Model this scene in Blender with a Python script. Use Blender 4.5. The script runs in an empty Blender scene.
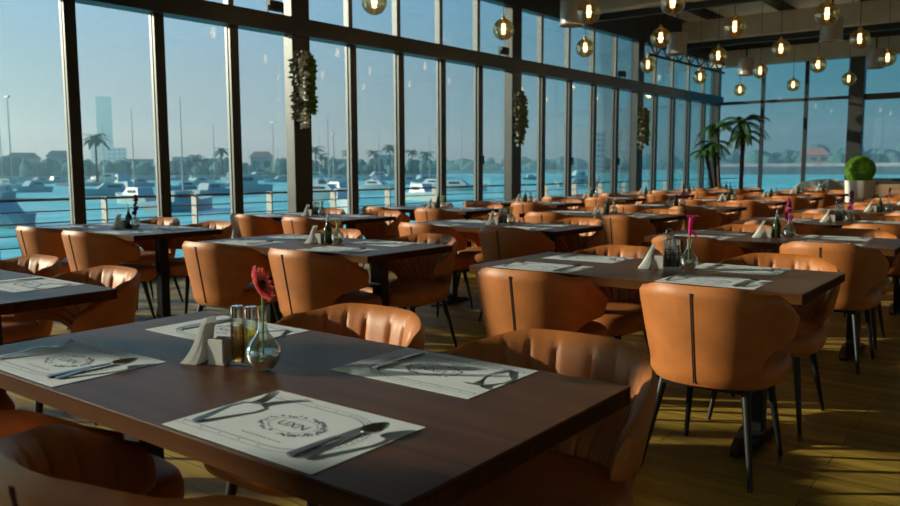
import bpy, bmesh, math, random
from mathutils import Vector, Matrix
random.seed(7)
PI = math.pi
sc = bpy.context.scene
COL = sc.collection

# ------------------------------------------------------------------ materials
def mat(name):
    m = bpy.data.materials.new(name); m.use_nodes = True
    nt = m.node_tree; nt.nodes.clear()
    return m, nt, nt.nodes, nt.links
def principled(name, col, rough=.5, metal=0., spec=.5, noise=0., nscale=30, bump=0., bscale=200, coat=0., stretch=None, sheen=0):
    m, nt, N, L = mat(name)
    out = N.new('ShaderNodeOutputMaterial'); p = N.new('ShaderNodeBsdfPrincipled')
    L.new(p.outputs[0], out.inputs[0])
    p.inputs['Base Color'].default_value = (*col, 1)
    p.inputs['Roughness'].default_value = rough
    p.inputs['Metallic'].default_value = metal
    p.inputs['Specular IOR Level'].default_value = spec
    p.inputs['Coat Weight'].default_value = coat
    tc = N.new('ShaderNodeTexCoord'); mp = N.new('ShaderNodeMapping'); L.new(tc.outputs['Object'], mp.inputs[0])
    if stretch: mp.inputs['Scale'].default_value = stretch
    if noise:
        n = N.new('ShaderNodeTexNoise'); n.inputs['Scale'].default_value = nscale; n.inputs['Detail'].default_value = 6
        L.new(mp.outputs[0], n.inputs['Vector'])
        r = N.new('ShaderNodeValToRGB')
        r.color_ramp.elements[0].position = .3; r.color_ramp.elements[1].position = .7
        r.color_ramp.elements[0].color = (*[c*(1-noise) for c in col], 1)
        r.color_ramp.elements[1].color = (*[min(1, c*(1+noise)) for c in col], 1)
        L.new(n.outputs[0], r.inputs[0]); L.new(r.outputs[0], p.inputs['Base Color'])
    if bump:
        n2 = N.new('ShaderNodeTexNoise'); n2.inputs['Scale'].default_value = bscale; n2.inputs['Detail'].default_value = 3
        L.new(mp.outputs[0], n2.inputs['Vector'])
        b = N.new('ShaderNodeBump'); b.inputs['Strength'].default_value = bump; b.inputs['Distance'].default_value = .002
        L.new(n2.outputs[0], b.inputs['Height']); L.new(b.outputs[0], p.inputs['Normal'])
    return m
def clear_tint(name, col, gloss=.08, grough=.0, gcol=(1, 1, 1), blend=.35):
    """thin clear tinted sheet: what lies behind shows through, with a weak mirror on top"""
    m, nt, N, L = mat(name)
    out = N.new('ShaderNodeOutputMaterial'); t = N.new('ShaderNodeBsdfTransparent'); g = N.new('ShaderNodeBsdfGlossy')
    t.inputs[0].default_value = (*col, 1); g.inputs['Roughness'].default_value = grough; g.inputs[0].default_value = (*gcol, 1)
    lw = N.new('ShaderNodeLayerWeight'); lw.inputs[0].default_value = blend
    mul = N.new('ShaderNodeMath'); mul.operation = 'MULTIPLY_ADD'; mul.inputs[1].default_value = .6; mul.inputs[2].default_value = gloss
    mul.use_clamp = True
    L.new(lw.outputs['Fresnel'], mul.inputs[0])
    mx = N.new('ShaderNodeMixShader'); L.new(mul.outputs[0], mx.inputs[0]); L.new(t.outputs[0], mx.inputs[1]); L.new(g.outputs[0], mx.inputs[2])
    L.new(mx.outputs[0], out.inputs[0])
    return m
def emit(name, col, s):
    m, nt, N, L = mat(name)
    out = N.new('ShaderNodeOutputMaterial'); e = N.new('ShaderNodeEmission'); e.inputs[0].default_value = (*col, 1); e.inputs[1].default_value = s
    L.new(e.outputs[0], out.inputs[0]); return m
def wood(name, c1, c2, rough, planks=None, axis=0, coat=0., gscale=1., bump=.15, spec=.5):
    """planks=(length,width) draws boards; grain runs along axis"""
    m, nt, N, L = mat(name)
    out = N.new('ShaderNodeOutputMaterial'); p = N.new('ShaderNodeBsdfPrincipled'); L.new(p.outputs[0], out.inputs[0])
    p.inputs['Roughness'].default_value = rough; p.inputs['Coat Weight'].default_value = coat; p.inputs['Specular IOR Level'].default_value = spec
    tc = N.new('ShaderNodeTexCoord'); mp = N.new('ShaderNodeMapping'); L.new(tc.outputs['Object'], mp.inputs[0])
    s = [26*gscale]*3; s[axis] = 1.6*gscale; mp.inputs['Scale'].default_value = s
    n = N.new('ShaderNodeTexNoise'); n.inputs['Scale'].default_value = 1.; n.inputs['Detail'].default_value = 8; n.inputs['Distortion'].default_value = .6
    L.new(mp.outputs[0], n.inputs['Vector'])
    r = N.new('ShaderNodeValToRGB'); r.color_ramp.elements[0].position = .3; r.color_ramp.elements[1].position = .72
    r.color_ramp.elements[0].color = (*c1, 1); r.color_ramp.elements[1].color = (*c2, 1); L.new(n.outputs[0], r.inputs[0])
    col = r.outputs[0]
    n3 = N.new('ShaderNodeTexNoise'); n3.inputs['Scale'].default_value = 2.2; n3.inputs['Detail'].default_value = 3
    L.new(tc.outputs['Object'], n3.inputs['Vector'])
    mm = N.new('ShaderNodeMix'); mm.data_type = 'RGBA'; mm.blend_type = 'MULTIPLY'; mm.inputs[0].default_value = .5
    L.new(col, mm.inputs[6]); L.new(n3.outputs[0], mm.inputs[7]); col = mm.outputs[2]
    if planks:
        b = N.new('ShaderNodeTexBrick'); b.inputs['Scale'].default_value = 1.; b.inputs['Brick Width'].default_value = planks[0]; b.inputs['Row Height'].default_value = planks[1]
        b.inputs['Mortar Size'].default_value = .0025; b.inputs['Color1'].default_value = (.62, .62, .62, 1); b.inputs['Color2'].default_value = (1, 1, 1, 1); b.inputs['Mortar'].default_value = (.12, .1, .08, 1)
        L.new(tc.outputs['Object'], b.inputs['Vector'])
        m2 = N.new('ShaderNodeMix'); m2.data_type = 'RGBA'; m2.blend_type = 'MULTIPLY'; m2.inputs[0].default_value = 1.
        L.new(col, m2.inputs[6]); L.new(b.outputs[0], m2.inputs[7]); col = m2.outputs[2]
    L.new(col, p.inputs['Base Color'])
    bp = N.new('ShaderNodeBump'); bp.inputs['Strength'].default_value = bump; bp.inputs['Distance'].default_value = .001
    L.new(n.outputs[0], bp.inputs['Height']); L.new(bp.outputs[0], p.inputs['Normal'])
    return m

M = dict(
    leather=principled('tan_leather', (.43, .138, .034), .48, noise=.16, nscale=9, bump=.35, bscale=160, spec=.45),
    thread=principled('dark_thread', (.07, .02, .01), .6, noise=.2),
    blackmetal=principled('black_metal', (.010, .010, .011), .42, metal=.0, spec=.3, noise=.15),
    frame=principled('dark_frame_paint', (.018, .021, .023), .42, noise=.2, nscale=4),
    alu=principled('grey_mullion_paint', (.16, .17, .17), .4, noise=.12, nscale=4),
    table=wood('dark_walnut_top', (.062, .023, .011), (.165, .066, .030), .38, axis=0, coat=0., spec=.25),
    edgewood=wood('brown_edge_veneer', (.065, .022, .005), (.13, .046, .011), .7, axis=0, spec=.05),
    floor=wood('oak_plank_floor', (.36, .215, .030), (.78, .50, .075), .5, planks=(1.35, .145), axis=0, gscale=.5, spec=.35),
    paper=principled('placemat_paper', (.70, .745, .82), .7, noise=.04, nscale=15),
    ink=principled('blue_grey_ink', (.13, .15, .22), .8, noise=.1),
    steel=principled('cutlery_steel', (.30, .30, .30), .30, metal=1., noise=.08, nscale=50),
    chrome=principled('chrome', (.7, .7, .7), .12, metal=1., noise=.05),
    white=principled('white_ceramic', (.78, .76, .70), .35, noise=.04),
    napkin=principled('white_napkin_paper', (.80, .80, .78), .85, noise=.04, bump=.3, bscale=90),
    glass=clear_tint('clear_vase_glass', (.86, .91, .90), .10, .02, blend=.45),
    oil=principled('yellow_olive_oil', (.95, .78, .03), .12, noise=.1, coat=.5),
    oilclear=clear_tint('clear_yellow_oil', (.93, .78, .06), .05, .03, blend=.3),
    oilamber=clear_tint('clear_amber_oil', (.62, .40, .05), .05, .03, blend=.3),
    vinegar=principled('dark_vinegar', (.03, .012, .006), .12, noise=.1, coat=.5),
    bottle=clear_tint('bottle_glass', (.90, .93, .80), .08, .02, blend=.4),
    greenglass=principled('dark_green_bottle', (.035, .05, .01), .12, noise=.2, coat=.5),
    stem=principled('green_stem', (.13, .22, .04), .5, noise=.2),
    pink=principled('coral_pink_petals', (.98, .34, .33), .55, noise=.12),
    magenta=principled('magenta_petals', (.72, .03, .28), .5, noise=.15),
    orchid=principled('violet_pink_petals', (.62, .07, .38), .5, noise=.2),
    redpetal=principled('dark_red_petals', (.35, .01, .05), .5, noise=.2),
    yellow=principled('yellow_petals', (.75, .55, .02), .5, noise=.2),
    cream=principled('cream_petals', (.75, .72, .50), .6, noise=.1),
    flowerheart=principled('dark_flower_heart', (.05, .01, .012), .7, noise=.2),
    ceiling=principled('ceiling_panel', (.85, .80, .68), .85, noise=.15, nscale=2),
    beam=principled('grey_beam_paint', (.48, .46, .39), .75, noise=.12, nscale=3),
    purlin=principled('black_steel', (.012, .013, .014), .6, noise=.2),
    can=principled('grey_lamp_can', (.34, .32, .29), .35, metal=.3, noise=.1),
    amber=clear_tint('amber_globe_glass', (.90, .76, .50), .15, .03, (1, .9, .72), blend=.45),
    bulb=emit('glowing_tube', (1, .66, .38), 5.5),
    brass=principled('brass_cap', (.6, .42, .16), .3, metal=1., noise=.1),
    cable=principled('black_cable', (.01, .01, .01), .6, noise=.1),
    plaster=principled('warm_plaster', (.62, .55, .45), .8, noise=.1, nscale=3),
    pane=clear_tint('window_glass', (.81, .93, .935), .030, .0, blend=.12),
    leaf=principled('deep_green_leaf', (.06, .17, .03), .5, noise=.35, nscale=40),
    brightleaf=principled('fresh_green_leaf', (.22, .42, .05), .5, noise=.35, nscale=40),
    dryleaf=principled('pale_dry_leaf', (.80, .77, .68), .7, noise=.25, nscale=40),
    oliveleaf=principled('olive_grey_leaf', (.17, .19, .12), .65, noise=.3, nscale=40),
    bark=principled('brown_palm_bark', (.05, .035, .025), .85, noise=.4, nscale=20, bump=.6, bscale=60),
    soil=principled('dark_soil', (.03, .02, .015), .9, noise=.3),
    pot=principled('white_planter', (.72, .68, .62), .6, noise=.05),
    darkpot=principled('dark_planter', (.04, .04, .04), .6, noise=.1),
    palewood=wood('pale_wood', (.30, .17, .09), (.44, .27, .15), .5, axis=0),
    greyfabric=principled('grey_weave', (.52, .56, .56), .8, noise=.25, nscale=60),
    deck=wood('grey_deck_boards', (.16, .17, .17), (.30, .31, .31), .6, planks=(2.4, .14), axis=0),
    rail=principled('railing_steel', (.12, .13, .13), .4, metal=.4, noise=.1),
    railpost=principled('pale_rail_post', (.40, .40, .38), .5, noise=.08),
    concrete=principled('quay_concrete', (.33, .34, .33), .9, noise=.15, nscale=.3),
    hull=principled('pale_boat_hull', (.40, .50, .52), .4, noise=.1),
    hullblue=principled('blue_boat_hull', (.06, .22, .30), .4, noise=.1),
    boatglass=principled('boat_window', (.02, .06, .08), .2, noise=.1),
    mast=principled('mast_metal', (.35, .38, .40), .4, noise=.1),
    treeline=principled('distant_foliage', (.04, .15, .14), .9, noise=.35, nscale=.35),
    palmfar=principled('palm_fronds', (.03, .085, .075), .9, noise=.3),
    tower=principled('tower_wall_hazed', (.34, .50, .56), .6, noise=.06, nscale=.1),  # distance haze is put into this pale blue
    villawall=principled('villa_wall', (.20, .20, .20), .9, noise=.1),
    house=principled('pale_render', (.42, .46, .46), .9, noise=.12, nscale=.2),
    roofred=principled('red_roof_tiles', (.30, .16, .13), .9, noise=.2),
    rock=principled('breakwater_rock', (.06, .13, .17), .9, noise=.5, nscale=.4),
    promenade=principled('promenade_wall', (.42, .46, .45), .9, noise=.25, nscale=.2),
)
for k_ in ('pink', 'magenta', 'orchid', 'redpetal', 'yellow', 'cream', 'brightleaf', 'leaf', 'oil', 'napkin'):
    nt_ = M[k_].node_tree; p_ = [n for n in nt_.nodes if n.type == 'BSDF_PRINCIPLED'][0]; o_ = [n for n in nt_.nodes if n.type == 'OUTPUT_MATERIAL'][0]
    tr_ = nt_.nodes.new('ShaderNodeBsdfTranslucent'); mx_ = nt_.nodes.new('ShaderNodeMixShader'); mx_.inputs[0].default_value = .5
    src = p_.inputs['Base Color'].links[0].from_socket; nt_.links.new(src, tr_.inputs[0])
    nt_.links.new(p_.outputs[0], mx_.inputs[1]); nt_.links.new(tr_.outputs[0], mx_.inputs[2]); nt_.links.new(mx_.outputs[0], o_.inputs[0])
# water: teal with small waves
m, nt, N, L = mat('harbour_water')
o_ = N.new('ShaderNodeOutputMaterial'); p_ = N.new('ShaderNodeBsdfPrincipled'); L.new(p_.outputs[0], o_.inputs[0])
tc = N.new('ShaderNodeTexCoord'); mp = N.new('ShaderNodeMapping'); L.new(tc.outputs['Object'], mp.inputs[0]); mp.inputs['Scale'].default_value = (.55, .12, 1)
nz = N.new('ShaderNodeTexNoise'); nz.inputs['Scale'].default_value = 1.; nz.inputs['Detail'].default_value = 5; L.new(mp.outputs[0], nz.inputs['Vector'])
cr = N.new('ShaderNodeValToRGB'); cr.color_ramp.elements[0].position = .35; cr.color_ramp.elements[1].position = .7
cr.color_ramp.elements[0].color = (.06, .42, .44, 1); cr.color_ramp.elements[1].color = (.25, .75, .74, 1)
L.new(nz.outputs[0], cr.inputs[0]); L.new(cr.outputs[0], p_.inputs['Base Color']); p_.inputs['Roughness'].default_value = .45; p_.inputs['Specular IOR Level'].default_value = .25
bp = N.new('ShaderNodeBump'); bp.inputs['Strength'].default_value = .6; bp.inputs['Distance'].default_value = .3; L.new(nz.outputs[0], bp.inputs['Height']); L.new(bp.outputs[0], p_.inputs['Normal'])
M['water'] = m

# ------------------------------------------------------------------ mesh builder
class MB:
    def __init__(s): s.v = []; s.f = []
    def add(s, vs, fs):
        o = len(s.v); s.v += [tuple(v) for v in vs]; s.f += [tuple(i+o for i in f) for f in fs]; return s
    def box(s, x0, x1, y0, y1, z0, z1):
        v = [(x, y, z) for x in (x0, x1) for y in (y0, y1) for z in (z0, z1)]
        return s.add(v, [(0, 1, 3, 2), (4, 6, 7, 5), (0, 4, 5, 1), (2, 3, 7, 6), (0, 2, 6, 4), (1, 5, 7, 3)])
    def bar(s, a, b, w, h=None, up=(0, 0, 1)):
        a, b = Vector(a), Vector(b); h = h or w; d = (b-a).normalized(); up = Vector(up)
        if abs(d.dot(up)) > .99: up = Vector((0, 1, 0))
        r = d.cross(up).normalized(); u = r.cross(d)
        v = [p+r*(sx*w/2)+u*(sy*h/2) for p in (a, b) for sx, sy in ((-1, -1), (1, -1), (1, 1), (-1, 1))]
        return s.add(v, [(0, 3, 2, 1), (4, 5, 6, 7), (0, 1, 5, 4), (1, 2, 6, 5), (2, 3, 7, 6), (3, 0, 4, 7)])
    def tube(s, pts, rad, n=8, closed_ends=True):
        pts = [Vector(p) for p in pts]; k = len(pts)
        rad = rad if isinstance(rad, (list, tuple)) else [rad]*k
        vs = []; prev = None
        for i, p in enumerate(pts):
            d = (pts[min(i+1, k-1)]-pts[max(i-1, 0)]).normalized()
            if prev is None:
                u = Vector((0, 0, 1)) if abs(d.z) < .9 else Vector((1, 0, 0))
                r = d.cross(u).normalized()
            else: r = (prev-d*prev.dot(d)).normalized()
            prev = r; q = d.cross(r)
            vs += [p+(r*math.cos(2*PI*j/n)+q*math.sin(2*PI*j/n))*rad[i] for j in range(n)]
        fs = [(i*n+j, i*n+(j+1) % n, (i+1)*n+(j+1) % n, (i+1)*n+j) for i in range(k-1) for j in range(n)]
        if closed_ends: fs += [tuple(range(n-1, -1, -1)), tuple((k-1)*n+j for j in range(n))]
        return s.add(vs, fs)
    def lathe(s, prof, n=24, c=(0, 0, 0), caps=True):
        vs = []; k = len(prof)
        for r, z in prof: vs += [(c[0]+r*math.cos(2*PI*j/n), c[1]+r*math.sin(2*PI*j/n), c[2]+z) for j in range(n)]
        fs = [(i*n+j, i*n+(j+1) % n, (i+1)*n+(j+1) % n, (i+1)*n+j) for i in range(k-1) for j in range(n)]
        if caps:
            if prof[0][0] > 1e-5: fs.append(tuple(range(n-1, -1, -1)))
            if prof[-1][0] > 1e-5: fs.append(tuple((k-1)*n+j for j in range(n)))
        return s.add(vs, fs)
    def grid(s, fn, nu, nv, wrapu=False, flip=False):
        vs = [fn(i/(nu-1 if not wrapu else nu), j/(nv-1)) for j in range(nv) for i in range(nu)]
        fs = []
        for j in range(nv-1):
            for i in range(nu if wrapu else nu-1):
                a, b = j*nu+i, j*nu+(i+1) % nu
                f = (a, b, b+nu, a+nu); fs.append(f[::-1] if flip else f)
        return s.add(vs, fs)
    def ribbon(s, pts, ws, t=.0016):
        """strip through (x,y,z) points, width along x"""
        vs = []; k = len(pts)
        for (x, y, z), w in zip(pts, ws): vs += [(x-w, y, z), (x+w, y, z), (x+w, y, z+t), (x-w, y, z+t)]
        fs = [(i*4+j, i*4+(j+1) % 4, (i+1)*4+(j+1) % 4, (i+1)*4+j) for i in range(k-1) for j in range(4)]
        fs += [(0, 1, 2, 3), tuple((k-1)*4+j for j in (3, 2, 1, 0))]
        return s.add(vs, fs)
    def mesh(s, name, material, smooth=True, angle=35):
        me = bpy.data.meshes.new(name); me.from_pydata(s.v, [], s.f); me.validate()
        bm = bmesh.new(); bm.from_mesh(me); bmesh.ops.recalc_face_normals(bm, faces=bm.faces); bm.to_mesh(me); bm.free()
        me.materials.append(M[material] if isinstance(material, str) else material)
        if smooth:
            for p in me.polygons: p.use_smooth = True
            me.set_sharp_from_angle(angle=math.radians(angle))
        return me
    def build(s, name, material, parent=None, smooth=True, angle=35, loc=(0, 0, 0), rz=0, bevel=0, label=None):
        me = s.mesh(name, material, smooth, angle)
        if bevel:
            bm = bmesh.new(); bm.from_mesh(me)
            es = [e for e in bm.edges if len(e.link_faces) == 2 and e.calc_face_angle() > .9]
            bmesh.ops.bevel(bm, geom=es, offset=bevel, segments=2, affect='EDGES', clamp_overlap=True)
            bm.to_mesh(me); bm.free()
            for p in me.polygons: p.use_smooth = True
            me.set_sharp_from_angle(angle=math.radians(50))
        o = bpy.data.objects.new(name, me); COL.objects.link(o)
        o.location = loc; o.rotation_euler = (0, 0, rz)
        if parent: o.parent = parent
        if label: o['label'] = label
        return o
def tag(o, label=None, cat=None, group=None, kind=None):
    for k, v in (('label', label), ('category', cat), ('group', group), ('kind', kind)):
        if v: o[k] = v
    return o
def struct(o): o['kind'] = 'structure'; return o
def empty(name, loc=(0, 0, 0), rz=0):
    o = bpy.data.objects.new(name, None); COL.objects.link(o); o.location = loc; o.rotation_euler = (0, 0, rz)
    o.empty_display_size = .1; return o
class Kind:
    """first use hands out the original; later uses copy the thing and each of its parts"""
    def __init__(s, maker): s.maker = maker; s.first = None; s.tree = None
    def place(s, loc, rz, label, cat, group=None):
        if s.first is None: s.first = r = s.maker()
        else:
            def cp(o, par):
                c = o.copy(); COL.objects.link(c); c.parent = par
                for ch in o.children: cp(ch, c)
                return c
            r = cp(s.first, None)
        r.location = loc; r.rotation_euler = (0, 0, rz)
        for k in ('label', 'category', 'group'):
            if k in r: del r[k]
        return tag(r, label, cat, group)

# ------------------------------------------------------------------ camera
CAM = Vector((0, 0, 1.238)); FPX = 784.3
p, r, th = math.radians(6.093), math.radians(-.202), math.radians(-37.4)
def tw(v):
    c, s = math.cos(th), math.sin(th); return Vector((v[0]*c+v[1]*s, -v[0]*s+v[1]*c, v[2]))
Fw = tw((0, math.cos(p), -math.sin(p)))
R0, U0 = Vector((1, 0, 0)), Vector((0, math.sin(p), math.cos(p)))
Rw = tw(R0*math.cos(r)+U0*math.sin(r)); Uw = tw(U0*math.cos(r)-R0*math.sin(r))
cam = bpy.data.cameras.new('camera'); co = bpy.data.objects.new('camera', cam); COL.objects.link(co)
co.matrix_world = Matrix(((Rw.x, Uw.x, -Fw.x, CAM.x), (Rw.y, Uw.y, -Fw.y, CAM.y), (Rw.z, Uw.z, -Fw.z, CAM.z), (0, 0, 0, 1)))
cam.sensor_width = 36; cam.lens = FPX/900*36; cam.clip_end = 5000; cam.clip_start = .05
cam.dof.use_dof = True; cam.dof.focus_distance = 2.8; cam.dof.aperture_fstop = 5.0
sc.camera = co
def pr(P):
    d = Vector(P)-CAM; k = d.dot(Fw)
    if k < .05: return (-9999, -9999)
    return (450+FPX*d.dot(Rw)/k, 253-FPX*d.dot(Uw)/k)
def vis(P, m=40):
    x, y = pr(P); return -m < x < 900+m and -m < y < 506+m
def toward(px, dist, z=None, py=176):
    """a place in the world seen in the direction of a column of the picture, dist metres away"""
    d = Fw+Rw*((px-450)/FPX)+Uw*((253-py)/FPX); d.z = 0; d.normalize()
    q = d*dist; return Vector((q.x, q.y, z if z is not None else 0))

# ------------------------------------------------------------------ room shell
WA, WD = Vector((-8.0645, 7.2112)), Vector((.03496, .99939))      # window wall: column and direction
WN = Vector((WD.y, -WD.x))                                          # into the room
def W(s, off=0., z=0.): q = WA+WD*(5*s)+WN*off; return Vector((q.x, q.y, z))
WANG = math.atan2(WD.y, WD.x)
def wbox(mb, s0, s1, o0, o1, z0, z1):                                # box in wall coordinates, s in metres along the wall
    v = []
    for s_ in (s0, s1):
        for o in (o0, o1):
            for z in (z0, z1): v.append(W(s_/5, o, z))
    return mb.add(v, [(0, 1, 3, 2), (4, 6, 7, 5), (0, 4, 5, 1), (2, 3, 7, 6), (0, 2, 6, 4), (1, 5, 7, 3)])
YF = 22.2; XR = 4.2; YB = -8.3
struct(MB().box(-9.0, XR+.2, YB-.2, YF+.3, -.2, 0).build('floor', 'floor'))
struct(MB().box(-8.9, XR+.2, YB-.2, YF+.3, 4.95, 5.1).build('ceiling', 'ceiling'))
struct(MB().box(XR, XR+.2, YB-.2, YF+.3, -.01, 4.96).build('wall_right', 'plaster'))
struct(MB().box(-8.9, XR+.1, YB-.2, YB, 4.2, 4.96).build('wall_back', 'plaster'))
mb = MB()
for k in range(9): mb.box(-8.2+k*1.5, -8.08+k*1.5, YB-.15, YB-.05, 0, 4.2)
g = struct(mb.build('window_30', 'frame'))  # glazing behind the camera, added to bring more sky light into the room
for k in range(8): MB().box(-8.08+k*1.5, -6.7+k*1.5, YB-.1, YB-.092, .02, 4.2).build('pane', 'pane', g, smooth=False)
struct(MB().box(-8.9, XR+.1, YB-.2, YB, 0, .02).build('baseboard_back', 'frame'))

ZT0, ZT1, ZH = 2.99, 3.21, 4.12
# eave above the windows
struct(wbox(MB(), -15.6, 15, -.18, .02, ZH+.14, 4.96).build('wall_left', 'frame'))
struct(wbox(MB(), -4.86, 15.05, -.1, .14, ZT0, ZT1).build('trim_1', 'frame', label='heavy dark transom beam along the window wall'))
struct(wbox(MB(), -15.6, -5.14, -.1, .14, ZT0+.26, ZT1+.26).build('trim_13', 'frame'))  # out-of-view transom, raised so the low sun reaches the front table
struct(wbox(MB(), -15.6, 15.05, -.08, .10, ZH, ZH+.15).build('trim_2', 'frame', label='dark head rail under the eave of the window wall'))
struct(wbox(MB(), -15.6, 15.05, -.1, .08, 0, .12).build('baseboard_left', 'frame'))
# columns
for i, s_ in enumerate((-3, -2, -1, 0, 1, 2)):
    mb = MB(); hw_ = .12 if s_ == -2 else .15; wbox(mb, s_*5-hw_, s_*5+hw_, -.08, .10 if s_ > -2 else .0, 0, 4.3)
    struct(mb.build('trim_%d' % (i+3), 'frame', bevel=.006, label='dark square column of the window wall'))
# mullions and panes, one window per bay
wi = 1
for b in range(-3, 3):
    fr = MB(); fr3 = MB(); up_ = .26 if b < -1 else 0.  # bays out of view get the lifted transom to admit sun
    for k in range(1, 5):
        s_ = b*5+k
        wbox(fr, s_-.062, s_+.062, -.0, .035, .1, ZT0+up_+.01)
        wbox(fr3, s_-.055, s_+.055, -.08, -.036, .1, ZT0+up_+.01)
    fr2 = MB()
    for k in range(1, 5):
        s_ = b*5+k
        wbox(fr2, s_-.04, s_+.04, -.11, -.01, ZT1+up_-.01, ZH+.01)
    w = struct(fr.build('window_%d' % wi, 'frame')); wi += 1
    fr3.build('outer_mullion', 'alu', w)
    fr2.build('upper_mullion', 'alu', w)
    for k in range(5):
        if b == -3 and k < 4: continue
        s0, s1 = b*5+k+.04, b*5+k+.96
        wbox(MB(), s0, s1, -.03, -.022, .11, ZT0+up_+.005).build('pane', 'pane', w, smooth=False)
        wbox(MB(), s0, s1, -.03, -.022, ZT1+up_-.005, ZH+.005).build('pane', 'pane', w, smooth=False)
    if b in (0, 1):
        for k in ((4,), (2, 4))[b]:
            hb = MB(); wbox(hb, b*5+k-.018, b*5+k+.018, .06, .10, 1.32, 1.47)
            hb.build('handle', 'blackmetal', w)
struct(wbox(MB(), -15.6, -11.02, -.1, .0, 0, 4.3).build('wall_left_sun_block', 'plaster'))  # unseen solid stretch, added to keep the sun off the near chair
# far wall: posts at measured places, mid rail, head
PX = [-7.50, -6.33, -5.23, -4.03, -2.2, -.9, .4, 1.7, 3.0]
fr = MB()
for x in PX:
    if abs(x+4.03) < .01 or x == -7.50: continue
    fr.box(x-.045, x+.045, YF-.03, YF+.06, .0, 4.02)
w = struct(fr.build('window_%d' % wi, 'frame'))
for a, b_ in zip(PX, PX[1:]+[XR]):
    MB().box(a+.03, b_-.03, YF+.02, YF+.028, .1, 2.98).build('pane', 'pane', w, smooth=False)
    MB().box(a+.03, b_-.03, YF+.02, YF+.028, 3.06, 4.0).build('pane', 'pane', w, smooth=False)
MB().box(-7.6, -4.1, YF-.03, YF+.06, 2.98, 3.06).build('mid_rail', 'frame', w)
MB().box(-4.1, XR, YF-.05, YF+.06, 2.93, 3.08).build('mid_rail', 'frame', w)
struct(MB().box(-4.2, -3.86, YF-.16, YF+.1, 0, 4.2).build('trim_9', 'frame', bevel=.006, label='wide dark column of the far window wall'))
struct(MB().box(-7.72, -7.48, YF-.12, YF+.08, 0, 4.3).build('trim_10', 'frame', bevel=.006, label='dark corner column where the two window walls meet'))
struct(MB().box(-7.7, XR, YF-.2, YF+.1, 4.0, 4.42).build('wall_far', 'beam'))
struct(MB().box(-7.7, XR, YF-.1, YF+.1, 4.42, 4.96).build('trim_11', 'frame', label='dark strip under the ceiling at the far wall'))
struct(MB().box(-7.7, XR, YF-.1, YF+.08, 0, .1).build('baseboard_far', 'frame'))
struct(MB().box(-3.86, XR, YF-.14, YF+.08, .1, .98).build('trim_12', 'frame', label='dark low sill wall under the right part of the far window'))

# ceiling steel
def tag_c(o, l, c, g=None): return tag(o, l, c, g)
nth = ['nearest', 'second', 'third', 'farthest']
for i, y in enumerate((4.9, 9.6, 14.3, 19.0)):
    o = MB().box(-8.0+.035*(y-7)/1+.25, XR-.01, y-.16, y+.16, 4.28, 4.74).build('ceiling_beam', 'beam', bevel=.01)
    tag(o, 'deep grey beam crossing under the dark ceiling, %s of four from the camera' % nth[i], 'beam', 'grey ceiling beams')
    o = MB().box(-8.0+.035*(y-7)+.25, XR-.01, y+.2, y+.32, 4.16, 4.28).build('steel_channel', 'purlin')
    tag(o, 'thin black steel channel just behind the %s grey ceiling beam' % nth[i], 'beam', 'black channels behind the beams')
for i, x in enumerate((-6.7, -5.05, -3.4, -1.75, -.1)):
    o = MB().box(x-.07, x+.07, YB+.05, YF-.25, 4.76, 4.93).build('purlin', 'purlin')
    tag(o, 'long black ceiling purlin running to the far windows, %s from the window wall' % ['first', 'second', 'third', 'fourth', 'fifth'][i], 'beam', 'black purlins')
# open truss at the eave near the far corner
t = empty('roof_truss', W(2.03, .2, 3.98)); T0 = W(2.03, .2, 3.98)
tag(t, 'black zigzag lattice truss along the eave near the far corner', 'truss')
def rel(mb, base): mb.v = [tuple(Vector(v)-base) for v in mb.v]; return mb
for nm, z in (('lower_chord', 3.84), ('upper_chord', 4.08)):
    mb = MB(); mb.bar(W(2.03, .2, z), W(2.97, .2, z), .05); rel(mb, T0).build(nm, 'purlin', t)
mb = MB()
for k in range(14):
    a, b_ = 2.04+k*.066, 2.04+(k+1)*.066
    mb.bar(W(a, .2, 3.84 if k % 2 else 4.08), W(b_, .2, 4.08 if k % 2 else 3.84), .028)
rel(mb, T0).build('web', 'purlin', t)
# duct box and tilted brace by the second column
o = MB().box(-.22, .22, -.9, .9, -.14, .14).build('air_duct', 'beam', bevel=.01, loc=(-6.9, 10.7, 4.22)); tag(o, 'grey rectangular duct box hanging near the ceiling by the second column', 'duct')
# ceiling cassette with drooping cable
u = empty('ceiling_unit', (-4.05, 12.6, 4.5)); tag(u, 'black flat unit with a drooping cable under the ceiling', 'ceiling unit')
MB().box(-.55, .55, -.4, .4, -.22, .2).build('housing', 'purlin', u, bevel=.03)
MB().tube([(-.1, 0, -.2), (-.12, 0, -.4), (-.05, .02, -.52), (.1, .02, -.58), (.3, .03, -.3), (.35, .03, -.2)], .008, 6).build('cable', 'rail', u)

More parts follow.
